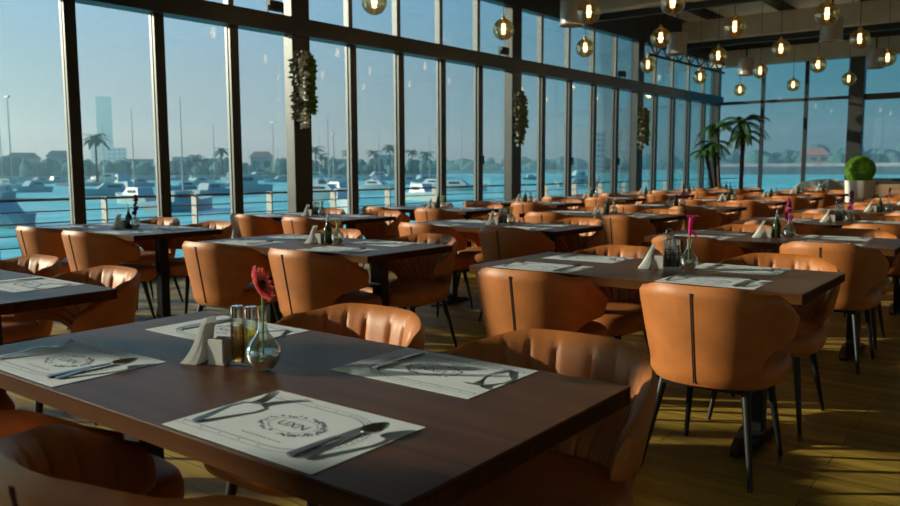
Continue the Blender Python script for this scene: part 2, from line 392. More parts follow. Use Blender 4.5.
# ------------------------------------------------------------------ tub chair
def sst(a, b, x): x = max(0, min(1, (x-a)/(b-a))); return x*x*(3-2*x)
def spow(v, e): return math.copysign(abs(v)**e, v)
def shell_pt(u, v):
    phim = 64-6*sst(0, .2, v)+46*sst(.2, .66, v)-4*sst(.84, 1, v)
    a = math.radians(u*phim); A = abs(u*phim)
    rx = .232+.063*v**.9; ry = .235+.075*v
    x = rx*spow(math.sin(a), .82); y = -ry*spow(math.cos(a), .9)+.0
    zt = .79-.03*sst(20, 60, A)-.12*sst(60, 112, A)
    zb = .385+.03*sst(30, 75, A)
    return Vector((x, y, zb+(zt-zb)*v))
def make_chair():
    root = empty('tub_chair')
    nu, nv = 105, 19
    P = [[shell_pt(-1+2*i/(nu-1), j/(nv-1)) for i in range(nu)] for j in range(nv)]
    def nrm(j, i):
        du = P[j][min(i+1, nu-1)]-P[j][max(i-1, 0)]; dv = P[min(j+1, nv-1)][i]-P[max(j-1, 0)][i]
        return dv.cross(du).normalized()
    out, inn = [], []
    for j in range(nv):
        for i in range(nu):
            u, v = -1+2*i/(nu-1), j/(nv-1)
            n = nrm(j, i)
            e = 1.
            if abs(u) > .93: e = math.sqrt(max(0, 1-((abs(u)-.93)/.07)**2))
            if v > .9: e = min(e, math.sqrt(max(0, 1-((v-.9)/.1)**2)))
            if v < .06: e = min(e, .6+.4*v/.06)
            ph = ((i % 8)/8.); g_ = min(ph, 1-ph); tuft = (.010*min(1, g_/.125*.8))*sst(.97, .84, v)*sst(1, .9, abs(u))
            out.append(P[j][i]+n*(.021*e)); inn.append(P[j][i]-n*((.018+tuft)*e))
    # make sure normals point outwards from the chair's middle
    if (out[nu*8+nu//2]-Vector((0, 0, .6))).length < (inn[nu*8+nu//2]-Vector((0, 0, .6))).length:
        out, inn = [2*P[k//nu][k % nu]-q for k, q in enumerate(out)], [2*P[k//nu][k % nu]-q for k, q in enumerate(inn)]
    mb = MB(); n0 = nu*nv
    fs = []
    for j in range(nv-1):
        for i in range(nu-1):
            a = j*nu+i; fs.append((a, a+1, a+1+nu, a+nu)); fs.append((n0+a, n0+a+nu, n0+a+1+nu, n0+a+1))
    for i in range(nu-1):
        fs.append((i, n0+i, n0+i+1, i+1)); a = (nv-1)*nu+i; fs.append((a, a+1, n0+a+1, n0+a))
    for j in range(nv-1):
        a = j*nu; fs.append((a, a+nu, n0+a+nu, n0+a)); a += nu-1; fs.append((a, n0+a, n0+a+nu, a+nu))
    mb.add(out+inn, fs); mb.build('backrest', 'leather', root, angle=60)
    # seat cushion
    mb = MB()
    prof = [(0.0, .372), (.90, .372), (.97, .385), (1., .41), (1., .44), (.975, .463), (.92, .476), (.6, .484), (.3, .487), (0., .488)]
    def seat(uu, vv):
        k = vv*(len(prof)-1); i = min(int(k), len(prof)-2); f = k-i
        rr = prof[i][0]*(1-f)+prof[i+1][0]*f; z = prof[i][1]*(1-f)+prof[i+1][1]*f
        a = 2*PI*uu; rx = .262; ry = .275
        return (rr*rx*spow(math.cos(a), .66), .045+rr*ry*spow(math.sin(a), .66), z)
    mb.grid(seat, 48, len(prof), wrapu=True); mb.build('seat', 'leather', root, angle=50)
    # double piped seam up the middle of the back
    mb = MB()
    for dx in (-.0028, .0028):
        mb.tube([shell_pt(0, v)+Vector((dx*1.15, -.0215, 0)) for v in [i/14*.9+.03 for i in range(15)]], .0030, 6)
    mb.build('seam', 'thread', root, label='raised double seam down the middle of the back')
    # under frame
    mb = MB(); mb.bar((-.17, -.16, .365), (.17, -.16, .365), .03, .02); mb.bar((-.17, .18, .365), (.17, .18, .365), .03, .02)
    mb.bar((-.17, -.16, .365), (-.17, .18, .365), .03, .02); mb.bar((.17, -.16, .365), (.17, .18, .365), .03, .02)
    mb.build('seat_frame', 'blackmetal', root)
    for sx in (-1, 1):
        MB().tube([(sx*.165, -.15, .385), (sx*.225, -.245, .002)], [.019, .0095], 12).build('leg', 'blackmetal', root)
        MB().tube([(sx*.165, .17, .38), (sx*.21, .24, .002)], [.019, .0095], 12).build('leg', 'blackmetal', root)
    return root
chairK = Kind(make_chair)

# ------------------------------------------------------------------ tables
TW, TDp, TH = 1.6, .8, .75
def make_table():
    root = empty('dining_table')
    MB().box(0, TW, 0, TDp, TH-.006, TH).build('tabletop', 'table', root, bevel=.002)
    MB().box(.0012, TW-.0012, .0012, TDp-.0012, TH-.042, TH-.0062).build('edge_band', 'edgewood', root, bevel=.001, label='brown edge band below the tabletop')
    for x in (.27, 1.33):
        q = MB().box(x-.038, x+.038, .362, .438, .03, TH-.05).build('pedestal', 'blackmetal', root, bevel=.004)
        f = MB()
        ys = [-.29, -.2, -.1, 0, .1, .2, .29]; ws = [.022, .045, .055, .06, .055, .045, .022]; hs = [.018, .026, .045, .06, .045, .026, .018]
        vs = []
        for y, w_, h in zip(ys, ws, hs): vs += [(x-w_, .4+y, .0015), (x+w_, .4+y, .0015), (x+w_, .4+y, h), (x-w_, .4+y, h)]
        fs = [(i*4+j, i*4+(j+1) % 4, (i+1)*4+(j+1) % 4, (i+1)*4+j) for i in range(6) for j in range(4)]+[(0, 1, 2, 3), (27, 26, 25, 24)]
        f.add(vs, fs).build('foot', 'blackmetal', q, bevel=.003)
        MB().box(x-.12, x+.12, .22, .58, TH-.056, TH-.044).build('top_plate', 'blackmetal', q)
    return root
tableK = Kind(make_table)

# ------------------------------------------------------------------ placemat, cutlery
MW, MH = .42, .29
def stadium(w, h, n=18):
    """long arch outline: straight sides with rounded ends, flat towards the diner"""
    pts = []
    R = h/2
    for k in range(n+1): a = -PI/2+PI*k/n; pts.append((w/2-R+R*math.cos(a), R*math.sin(a)))
    for k in range(n+1): a = PI/2+PI*k/n; pts.append((-w/2+R+R*math.cos(a), R*math.sin(a)))
    return pts
def line(mb, pts, w, z, closed=True):
    k = len(pts)
    for i in range(k if closed else k-1):
        a, b_ = Vector((*pts[i], 0)), Vector((*pts[(i+1) % k], 0)); d = b_-a
        if d.length < 1e-6: continue
        n = Vector((-d.y, d.x, 0)).normalized()*w/2; d = d.normalized()*w*.3
        mb.add([a-n-d+Vector((0, 0, z)), b_-n+d+Vector((0, 0, z)), b_+n+d+Vector((0, 0, z)), a+n-d+Vector((0, 0, z))], [(0, 1, 2, 3)])
def text_pts(mb, body, size, cx, cy, z, rot=0):
    cu = bpy.data.curves.new('lettering', 'FONT'); cu.body = body; cu.size = size; cu.align_x = 'CENTER'; cu.align_y = 'CENTER'; cu.resolution_u = 3
    ob = bpy.data.objects.new('lettering', cu); COL.objects.link(ob)
    dg = bpy.context.evaluated_depsgraph_get(); me = ob.evaluated_get(dg).to_mesh()
    c, s = math.cos(rot), math.sin(rot)
    mb.add([(cx+v.co.x*c-v.co.y*s, cy+v.co.x*s+v.co.y*c, z) for v in me.vertices], [tuple(f.vertices) for f in me.polygons])
    ob.to_mesh_clear(); COL.objects.unlink(ob); bpy.data.objects.remove(ob); bpy.data.curves.remove(cu)
def make_mat(printed=True):
    b_ = MB()
    b_.box(-MW/2, MW/2, -MH/2, MH/2, 0, .0007)
    o = b_.build('placemat', 'paper', None, smooth=False)
    mb = MB(); z = .0011
    def arch(h, xr, xl=-MW/2+.01):
        R_ = h/2; return [(xl, -R_)]+[(xr-R_+R_*math.cos(-PI/2+PI*k/24), R_*math.sin(-PI/2+PI*k/24)) for k in range(25)]+[(xl, R_)]
    line(mb, arch(.205, .150), .0024, z, False); line(mb, arch(.236, .166), .0013, z, False)
    line(mb, [(.058*math.cos(2*PI*k/36), .036*math.sin(2*PI*k/36)+.0) for k in range(36)], .0012, z)
    text_pts(mb, 'UXN', .036, 0, 0, z)
    rnd = random.Random(3)
    for sgn in (-1, 1):                                          # sprigs on both sides and above the oval
        for k in range(16):
            a = sgn*(.1+k*.085); cx, cy = .072*math.cos(a)*1, .047*math.sin(a)
            for q in range(2):
                an = rnd.uniform(0, 2*PI); l = rnd.uniform(.006, .012)
                dx, dy = math.cos(an)*l, math.sin(an)*l
                mb.add([(cx, cy, z), (cx+dx*.5-dy*.3, cy+dy*.5+dx*.3, z), (cx+dx, cy+dy, z), (cx+dx*.5+dy*.3, cy+dy*.5-dx*.3, z)], [(0, 1, 2, 3)])
            cx = -cx
            an = rnd.uniform(0, 2*PI); l = rnd.uniform(.006, .012); dx, dy = math.cos(an)*l, math.sin(an)*l
            mb.add([(cx, cy, z), (cx+dx*.5-dy*.3, cy+dy*.5+dx*.3, z), (cx+dx, cy+dy, z), (cx+dx*.5+dy*.3, cy+dy*.5-dx*.3, z)], [(0, 1, 2, 3)])
    for k in range(30):                                          # small marks between the two arch lines
        ln = arch(.2205, .158); q = ln[int(k*len(ln)/30)] if k > 8 else (-.19+k*.028, (-.11025, .11025)[k % 2])
        mb.add([(q[0]-.003, q[1]-.0016, z), (q[0]+.003, q[1]-.0016, z), (q[0]+.003, q[1]+.0016, z), (q[0]-.003, q[1]+.0016, z)], [(0, 1, 2, 3)])
    for k in range(9):                                           # lines of fine print under the crest
        x = -.05+k*.0125; mb.add([(x-.004, -.079, z), (x+.004, -.079, z), (x+.004, -.0755, z), (x-.004, -.0755, z)], [(0, 1, 2, 3)])
    mb.build('printed_crest', 'ink', o, smooth=False, label='thin blue-grey arch outline around an oval crest')
    return o
matK = Kind(make_mat)
def make_fork():
    mb = MB(); t = .0018
    pts = [(0, -.098, .0), (0, -.085, .0008), (0, -.05, .005), (0, -.01, .0105), (0, .02, .0095), (0, .036, .005), (0, .046, .0025), (0, .056, .002)]
    ws = [.006, .0095, .0075, .0045, .0032, .0045, .0105, .0125]
    mb.ribbon(pts, ws, t)
    for k in range(4):
        x = (-1.5+k)*.0068
        mb.ribbon([(x, .055, .002), (x, .07, .004), (x, .085, .009), (x*.95, .100, .016)], [.0022, .0021, .0018, .0009], t*.9)
    return mb.build('fork', 'steel', None)
def make_knife():
    mb = MB()
    mb.ribbon([(0, -.105, .0), (0, -.1, 0), (0, -.05, .0008), (0, .0, .001), (0, .01, .001)], [.005, .0088, .0075, .0062, .005], .0036)
    mb.ribbon([(0, .008, .0015), (.001, .02, .0015), (.001, .06, .0015), (-.0005, .09, .0015), (-.004, .108, .0015)], [.0052, .0088, .0090, .0075, .0012], .0014)
    return mb.build('knife', 'steel', None)
def make_spoon():
    mb = MB(); t = .0016
    mb.ribbon([(0, -.1, 0), (0, -.088, .0005), (0, -.05, .005), (0, -.01, .0105), (0, .02, .0105), (0, .035, .0095)], [.006, .0095, .0075, .0045, .0036, .0042], t)
    def bowl(off):
        def f(u, v):
            a = 2*PI*u; r_ = v; x = .0205*r_*math.cos(a); y = .066+.034*r_*math.sin(a)*(1 if math.sin(a) > 0 else .95)
            x *= 1-.12*math.sin(a); z = .0018+.009*r_**2+off+(.002*(r_*math.sin(a)) if 0 else 0)
            return (x, y, z)
        return f
    mb.grid(bowl(0), 28, 8, wrapu=True); mb.grid(bowl(.0013), 28, 8, wrapu=True, flip=True)
    n = len(mb.v); a, b_ = n-28, n-28*8-28
    for i in range(28): mb.f.append((b_+i, b_+(i+1) % 28, a+(i+1) % 28, a+i))
    return mb.build('spoon', 'steel', None)
forkK, knifeK, spoonK = Kind(make_fork), Kind(make_knife), Kind(make_spoon)

# ------------------------------------------------------------------ things in the middle of the table
def make_napkin_holder():
    o = MB()
    o.box(-.030, .030, -.026, .026, 0, .006)
    o.box(-.026, .026, -.026, -.0215, .004, .072); o.box(-.026, .026, .0215, .026, .004, .072)
    o.box(-.026, -.0215, -.024, .024, .004, .066); o.box(.0215, .026, -.024, .024, .004, .066)
    r_ = empty('sachet_holder'); o.v = [(x*.84, y*.84, z*.92) for x, y, z in o.v]
    o.build('holder', 'white', r_, bevel=.0016)
    s = MB()
    for k in range(5): x = -.016+k*.008; s.add([(x, -.019, .008), (x+.005, -.019, .008), (x+.006, .019, .008), (x+.001, .019, .008), (x, -.019, .068+.003*(k % 2)), (x+.004, -.019, .069), (x+.005, .019, .066), (x+.001, .019, .071-.002*(k % 3))], [(0, 3, 2, 1), (4, 5, 6, 7), (0, 1, 5, 4), (1, 2, 6, 5), (2, 3, 7, 6), (3, 0, 4, 7)])
    s.v = [(x*.84, y*.84, z*.92) for x, y, z in s.v]
    s.build('sachets', 'napkin', r_, smooth=False)
    return r_
def make_napkins():
    """a fold of white napkins that leans up against the holder"""
    def wing(mb, x0, lean, h, th_):
        def f(sgn):
            def g(u, v):
                z = v*h; y = (u-.5)*(.062-.030*v)
                x = x0+lean*(v**.8)+sgn*th_*(1-v*.55)+.004*math.sin(v*5+u*4)
                return (x, y, z)
            return g
        a = len(mb.v); mb.grid(f(-1), 9, 11); mb.grid(f(1), 9, 11, flip=True)
        idx = lambda s_, i, j: a+s_*99+j*9+i
        for j in range(10):
            mb.f.append((idx(0, 0, j), idx(0, 0, j+1), idx(1, 0, j+1), idx(1, 0, j))); mb.f.append((idx(0, 8, j), idx(1, 8, j), idx(1, 8, j+1), idx(0, 8, j+1)))
        for i in range(8):
            mb.f.append((idx(0, i, 10), idx(0, i+1, 10), idx(1, i+1, 10), idx(1, i, 10))); mb.f.append((idx(0, i, 0), idx(1, i, 0), idx(1, i+1, 0), idx(0, i+1, 0)))
    mb = MB(); wing(mb, -.038, .062, .118, .012); wing(mb, -.012, .030, .104, .009)
    return mb.build('napkin_stack', 'napkin', None, angle=60)
def bottle_profile(h, r_): return [(r_*.9, 0), (r_, .004), (r_, h*.55), (r_*.9, h*.64), (r_*.42, h*.76), (r_*.36, h*.9)]
def make_cruet(hook=False, liquids=('oilamber', 'oilclear')):
    r_ = empty('cruet_set')
    MB().box(-.042, .042, -.024, .024, 0, .006).build('tray', 'chrome', r_, bevel=.001)
    for sx, liq in ((-1, liquids[0]), (1, liquids[1])):
        c = (sx*.020, 0, .0065)
        b_ = MB().lathe([(.017, 0), (.0185, .004), (.0185, .105), (.0165, .112), (.0165, .118)], 20, c).build('bottle', 'bottle', r_)
        MB().lathe([(.015, .004), (.0165, .008), (.0165, .092 if sx < 0 else .084), (0, .092 if sx < 0 else .084)], 20, c).build('contents', liq, b_)
        MB().lathe([(.0178, .112), (.0178, .136), (.014, .141), (0, .142)], 20, c).build('cap', 'chrome', b_)
    if hook:
        MB().tube([(0, .0, .006), (0, 0, .15), (0, .001, .175), (-.006, .0, .19), (-.018, .0, .196), (-.028, 0, .188), (-.030, 0, .17)], .0036, 8).build('hook_handle', 'chrome', r_)
        MB().tube([(.042*math.cos(a), .024*math.sin(a), .09) for a in [k*PI/10 for k in range(21)]], .0018, 6).build('wire_ring', 'chrome', r_)
    return r_
def make_oil_bottle():
    r_ = empty('oil_bottle')
    MB().lathe([(.027, 0), (.029, .004), (.029, .085), (.024, .105), (.0115, .125), (.010, .15)], 22).build('glass', 'greenglass', r_)
    MB().lathe([(.0115, .145), (.0115, .165), (.005, .17), (.004, .2), (.0, .202)], 14).build('pourer', 'chrome', r_)
    return r_
def make_vase():
    r_ = empty('bud_vase')
    prof = [(.0, .0015), (.017, .0015), (.027, .009), (.0375, .026), (.040, .042), (.037, .058), (.027, .074), (.016, .088), (.0105, .103), (.009, .125), (.0105, .140), (.0125, .146)]
    prof = [(a*1.1, b_*1.03) for a, b_ in prof]
    o = MB().lathe(prof, 32, caps=False).build('glass', 'glass', r_)
    MB().lathe([(0, .004), (.016, .004), (.026, .011), (.0355, .027), (.0378, .042), (.037, .048), (0, .048)], 28).build('water', 'waterclear', r_)
    return r_
M['waterclear'] = clear_tint('vase_water', (.92, .94, .80), .10, .02, blend=.5)
def make_holder(): return make_napkin_holder()
def petal(mb, c, d, up, l, w, curl=.2):
    """one petal: c base, d direction, up normal"""
    c, d, up = Vector(c), Vector(d).normalized(), Vector(up).normalized(); s = d.cross(up).normalized()
    def f(off):
        def g(u, v):
            x = (u-.5)*2; wv = w*math.sin(PI*min(1, .12+v*.86))**.7
            return c+d*(l*v)+s*(x*wv)+up*(curl*l*v*v-.25*w*x*x+off)
        return g
    mb.grid(f(0), 5, 6); mb.grid(f(.0006), 5, 6, flip=True)
def make_gerbera():
    r_ = empty('gerbera')
    MB().tube([(0, 0, .03), (.001, 0, .10), (.004, .0, .17), (.002, 0, .205), (.004, -.004, .218)], .0028, 8).build('stem', 'stem', r_)
    mb = MB(); ax = Vector((.80, .38, .42)).normalized(); c = Vector((.006, -.008, .212))
    e1 = ax.cross(Vector((0, 0, 1))).normalized(); e2 = ax.cross(e1)
    rnd = random.Random(5)
    for ring, (n, l, w, tilt) in enumerate(((20, .047, .0075, .12), (18, .041, .0065, .28), (12, .024, .004, .6))):
        for k in range(n):
            a = 2*PI*k/n+ring*.17+rnd.uniform(-.05, .05); d = e1*math.cos(a)+e2*math.sin(a)+ax*tilt
            petal(mb, c, d, ax, l*rnd.uniform(.9, 1.05), w, .12)
    mb.build('petals', 'pink', r_, angle=60)
    MB().lathe([(.012, 0), (.0105, .004), (.006, .007), (0, .008)], 16).build('flower_heart', 'flowerheart', r_)
    h = r_.children[-1] if r_.children[-1].name.startswith('flower_heart') else [q for q in r_.children if q.name.startswith('flower_heart')][0]
    h.rotation_euler = ax.to_track_quat('Z', 'Y').to_euler(); h.location = c+ax*.006
    return r_
def make_lily():
    r_ = empty('magenta_lily')
    MB().tube([(0, 0, .03), (0, 0, .12), (.002, 0, .18)], .003, 8).build('stem', 'stem', r_)
    mb = MB()
    path = [(.002, 0, .165), (.003, -.002, .20), (.006, -.002, .235), (.014, -.004, .262)]
    mb.tube(path, [.006, .008, .010, .013], 10)
    rnd = random.Random(8)
    for k in range(6):
        a = 2*PI*k/6; petal(mb, (.014, -.004, .258), (math.cos(a), math.sin(a), .5), (-.2, 0, 1), .034, .012, -.35)
    for k in range(4): petal(mb, (.006, 0, .19), (.8+.1*k, -.3+.2*k, -.25*k), (0, 0, 1), .036, .010, -.5)
    mb.build('petals', 'magenta', r_, angle=60); return r_
def make_orchid(colr='orchid', name='orchid_sprig', h0=.13, h1=.27):
    def mk():
        r_ = empty(name)
        MB().tube([(0, 0, .02), (.001, 0, h0), (.008, 0, h1-.05), (.016, 0, h1)], .0024, 6).build('stem', 'stem', r_)
        mb = MB(); rnd = random.Random(4)
        for k in range(11):
            f = k/10; z = h0+(h1-h0)*f; c = Vector((.004+.014*f+rnd.uniform(-.014, .014), rnd.uniform(-.014, .014), z))
            ax = Vector((rnd.uniform(-1, 1), rnd.uniform(-1, .4), rnd.uniform(-.2, .4))).normalized(); e1 = ax.orthogonal().normalized(); e2 = ax.cross(e1)
            for q in range(5):
                a = 2*PI*q/5; petal(mb, c, e1*math.cos(a)+e2*math.sin(a)+ax*.3, ax, .026-.008*f, .009, .1)
        mb.build('blossoms', colr, r_, angle=60); return r_
    return mk
def make_posy(colr, name):
    def mk():
        r_ = empty(name); rnd = random.Random(9); st = MB(); mb = MB()
        for k in range(9):
            a = rnd.uniform(0, 2*PI); q = rnd.uniform(.005, .028); z = rnd.uniform(.12, .165); e = (q*math.cos(a), q*math.sin(a), z)
            st.tube([(0, 0, .03), (e[0]*.5, e[1]*.5, z*.7), e], .0016, 5)
            for t_ in range(8):
                b_ = 2*PI*t_/8; petal(mb, e, (math.cos(b_), math.sin(b_), .35), (0, 0, 1), .017, .005, .1)
        st.build('stems', 'stem', r_); mb.build('petals', colr, r_, angle=60); return r_
    return mk
K = dict(holder=Kind(make_holder), napkins=Kind(make_napkins), cruet=Kind(lambda: make_cruet(False)), cruethook=Kind(lambda: make_cruet(True, ('vinegar', 'vinegar'))),
         bottle=Kind(make_oil_bottle), vase=Kind(make_vase), gerbera=Kind(make_gerbera), lily=Kind(make_lily),
         orchid=Kind(make_orchid()), redorchid=Kind(make_orchid('redpetal', 'red_sprig')), yellow=Kind(make_posy('yellow', 'yellow_posy')), cream=Kind(make_posy('cream', 'cream_posy')))

# ------------------------------------------------------------------ lay the tables out
ROWY = [.82, 3.22, 5.36, 7.34, 9.4, 11.5, 13.6, 15.7, 17.8]
ROWN = ['front-row', 'second-row', 'third-row', 'fourth-row', 'fifth-row', 'sixth-row', 'seventh-row', 'eighth-row', 'ninth-row']
COLX = {-2: -7.02, -1: -4.65, 0: -2.325}
COLN = {-2: 'window', -1: 'middle', 0: 'right'}
TY = TH+.0006
rnd = random.Random(21)
def flower_for(i, j):
    if (i, j) == (0, 0): return 'gerbera', 'coral pink gerbera', 'flower'
    if (i, j) == (0, 1): return 'lily', 'curled magenta lily', 'flower'
    if (i, j) in ((0, 2), (0, 3), (0, 5), (-1, 4)): return 'orchid', 'violet-pink orchid sprig', 'flower'
    if (i, j) == (-2, 1): return 'redorchid', 'dark red blossom sprig', 'flower'
    if (i, j) in ((-1, 1), (-1, 2)): return 'yellow', 'bunch of small yellow flowers', 'flower'
    if (i, j) in ((0, 4), (0, 6)): return 'lily', 'bright magenta lily', 'flower'
    return 'cream', 'bunch of small cream flowers', 'flower'
chair_over = {(0, 0, 'f', 0): (.60, 0, 0), (0, 0, 'f', 1): (1.33, 0, 2), (0, 0, 'n', 0): (.42, 0, 0), (0, 0, 'n', 1): (1.10, -.01, 0),
              (0, 1, 'n', 0): (.43, 0, 3), (0, 1, 'n', 1): (1.27, 0, 0)}
for j, y0 in enumerate(ROWY):
    for i in (-2, -1, 0):
        x0 = COLX[i]+.035*(y0-5)*(1 if i == -2 else 0)*.5-(.015 if (i, j) == (0, 1) else 0)
        if (i, j) == (-1, 0): y0_ = .92
        else: y0_ = y0
        if i == -2 and j == 0: continue
        where = '%s %s table' % (ROWN[j], COLN[i])
        if any(vis((x0+dx, y0_+dy, TH)) for dx in (0, .8, 1.6) for dy in (0, .8)):
            tableK.place((x0, y0_, 0), 0, 'dark wooden dining table set for four, %s' % where.replace(' table', {-2: ' column beside the windows', -1: ' of three columns', 0: ' hand column'}[i]), 'table', 'dark wooden dining tables')
        else: continue
        # chairs
        for side in ('n', 'f'):
            for k in (0, 1):
                cx, dyy, rot = chair_over.get((i, j, side, k), ((.42, 1.24)[k]+rnd.uniform(-.03, .03), rnd.uniform(-.03, .03), rnd.uniform(-5, 5)))
                X = x0+cx; Y = (y0_+.02+dyy) if side == 'n' else (y0_+TDp-.03+dyy)
                if not any(vis((X+a, Y+b_, z), 15) for a in (-.28, .28) for b_ in (-.3, .25) for z in (.45, .78)): continue
                lab = 'tan leather tub chair, %s, %s seat at %s' % ('back to camera' if side == 'n' else 'facing the camera', ('left', 'right')[k], where)
                c = chairK.place((X, Y, 0), math.radians(rot)+(0 if side == 'n' else PI), lab, 'chair', 'tan leather tub chairs')
                c['cap'] = 1; del c['cap']
        # placemats and cutlery
        for side in ('n', 'f'):
            for k in (0, 1):
                mx = x0+(.345 if k == 0 else (1.199 if side == 'n' else 1.155))
                my = y0_+(.155 if side == 'n' else TDp-.158)
                rz = (0 if side == 'n' else PI)+math.radians(rnd.uniform(-2, 2))*(0 if (i, j) == (0, 0) else 1)
                if not vis((mx, my, TH), 25): continue
                seat = '%s seat, %s side of %s' % (('left', 'right')[k], ('near', 'far')[side == 'f'], where)
                mt = matK.place((mx, my, TY), rz, 'white printed placemat, '+seat, 'placemat', 'printed paper placemats')
                if j > 4: continue
                c, s = math.cos(rz), math.sin(rz)
                def at(dx, dy, dz=.0026): return (mx+dx*c-dy*s, my+dx*s+dy*c, TY+dz)
                jit = lambda a: math.radians(rnd.uniform(-a, a))
                forkK.place(at(-.165, -.005), rz+jit(6), 'steel fork, '+seat, 'fork', 'forks on the placemats')
                knifeK.place(at(.125, -.012), rz+jit(2), 'steel knife, '+seat, 'knife', 'knives on the placemats')
                if side == 'n' or j == 0 and k == 9:
                    spoonK.place(at(.158, -.008), rz+jit(2)+math.radians(-4), 'steel spoon beside knife, '+seat, 'spoon', 'spoons on the placemats')
        # centre pieces
        if (i, j) == (0, 0): cx, cy = -1.60, 1.215
        elif (i, j) == (0, 1): cx, cy = -1.455, 3.665
        else: cx, cy = x0+.82+rnd.uniform(-.06, .04), y0_+.41
        if not vis((cx, cy, TH+.1), 20): continue
        ang = math.radians(20)
        def cp(d, e=0.): return (cx+d*math.cos(ang)-e*math.sin(ang), cy+d*math.sin(ang)+e*math.cos(ang), TY)
        K['holder'].place(cp(-.051, -.004), ang, 'small square white sachet holder, middle of %s' % where, 'sachet holder', 'white sachet holders')
        K['napkins'].place(cp(-.099, -.006), ang, 'leaning fold of white napkins, middle of %s' % where, 'napkins', 'folds of napkins')
        if (i, j) in ((0, 0),): K['cruet'].place(cp(.012, .012), ang, 'oil and vinegar bottles with steel caps, middle of %s' % where, 'cruet set', 'bottle sets on the tables')
        elif (i, j) in ((0, 1), (0, 3), (-1, 2), (-2, 2)): K['cruethook'].place(cp(.010, .010), ang, 'bottle set with wire hook handle, middle of %s' % where, 'cruet set', 'bottle sets on the tables')
        else: K['bottle'].place(cp(.008, .006), ang, 'dark green oil bottle with steel pourer, middle of %s' % where, 'bottle', 'dark oil bottles')
        vx = cp(.088 if (i, j) != (0, 0) else .092, -.036 if (i, j) == (0, 0) else -.012)
        K['vase'].place(vx, 0, 'round clear glass bud vase, middle of %s' % where, 'vase', 'glass bud vases')
        f, fl, fc = flower_for(i, j)
        K[f].place((vx[0], vx[1], TY+.0), 0 if f in ('gerbera', 'lily') else rnd.uniform(0, 6), '%s in the vase of %s' % (fl, where), fc, 'table flowers')

# ------------------------------------------------------------------ pendants and lamp cans
def make_pendant():
    r_ = empty('globe_pendant')
    MB().tube([(0, 0, .19), (0, 0, 1.72)], .005, 6).build('cable', 'cable', r_)
    g = MB().lathe([(.03, .145)]+[(.15*math.sin(a), .15*math.cos(a)) for a in [.2+k*(PI-.2)/22 for k in range(22)]]+[(.001, -.15)], 32, caps=False).build('globe', 'amber', r_)
    MB().lathe([(.034, .138), (.034, .155), (.018, .172), (.014, .2), (0, .2)], 20).build('cap', 'brass', r_)
    MB().lathe([(.012, .14), (.012, .075), (0, .075)], 12).build('lamp_holder', 'brass', r_)
    MB().lathe([(.0, .078), (.026, .078), (.026, -.062), (0, -.062)], 18).build('light_tube', 'bulb', r_, label='glowing warm white tube')
    l_ = bpy.data.lights.new('lamp_light', 'POINT'); l_.energy = 50; l_.color = (1, .72, .42); l_.shadow_soft_size = .03
    lo = bpy.data.objects.new('lamp_light', l_); COL.objects.link(lo); lo.parent = r_; lo.location = (0, 0, .0)
    return r_
pendK = Kind(make_pendant)
PEN = [(374, 2, -6.47, 7.01), (503, 29.5, -6.29, 9.49), (589, 12, -4.76, 9.12), (585, 48, -6.19, 11.75), (661, 38, -4.83, 11.58), (648, 65, -6.25, 14.4), (673, 2, -3.7, 9.2),
       (735, 27, -3.65, 11.34), (718, 56, -4.79, 14.04), (700, 77, -6.17, 16.98), (760, 71, -4.84, 16.72), (781, 49, -3.7, 13.88), (740, 90, -6.39, 20.42), (793, 85, -5.02, 20.01),
       (827, 14, -2.42, 11.14), (818, 65, -3.69, 16.46), (860, 39, -2.47, 13.58), (849, 79, -3.72, 19.47), (888, 58, -2.48, 16.22)]
rowsP = {7: 'first', 9: 'second', 11: 'third', 14: 'fourth', 16: 'fifth', 20: 'sixth'}
colsP = {-6: 'in the line nearest the windows', -5: 'in the second line from the windows', -4: 'in the third line from the windows', -2: 'in the line farthest from the windows'}
for px, py, x, y in PEN:
    rw = min(rowsP, key=lambda q: abs(q-y)); cl = min((-6.3, -4.8, -3.7, -2.45), key=lambda q: abs(q-x))
    cn = {-6.3: 'line nearest the windows', -4.8: 'second line from the windows', -3.7: 'third line from the windows', -2.45: 'line farthest from the windows'}[cl]
    pendK.place((x, y, 3.2), rnd.uniform(0, 6), 'amber glass globe pendant, %s row, in the %s' % (rowsP[rw], cn), 'pendant lamp', 'globe pendants')
def make_can():
    r_ = empty('lamp_can')
    mb = MB().lathe([(.0, .42), (.19, .42), (.2, .41), (.2, .02), (.215, 0), (.205, -.012), (.18, -.012), (.18, .3), (0, .3)], 32); mb.build('shade', 'can', r_)
    MB().tube([(0, 0, .42), (0, 0, 1.33)], .02, 8).build('rod', 'purlin', r_)
    MB().lathe([(0, .1), (.17, .1), (.17, .09), (0, .09)], 24).build('inner_disc', 'purlin', r_)
    return r_
canK = Kind(make_can)
for n_, (x, y) in enumerate([(-6.52, 11.9), (-6.4, 16.2), (-3.47, 16.4), (-6.4, 20.9), (-3.52, 21.4)]):
    canK.place((x, y, 3.62), 0, ['big grey cylindrical lamp can, nearest one, upper middle of the picture', 'grey cylindrical lamp can near the window wall, between nearest and farthest', 'grey cylindrical lamp can hanging below a globe at upper right',
                                'small-looking grey lamp can by the far corner of the windows', 'grey lamp can in front of the far window, right of the wide column'][n_], 'ceiling lamp', 'grey lamp cans')
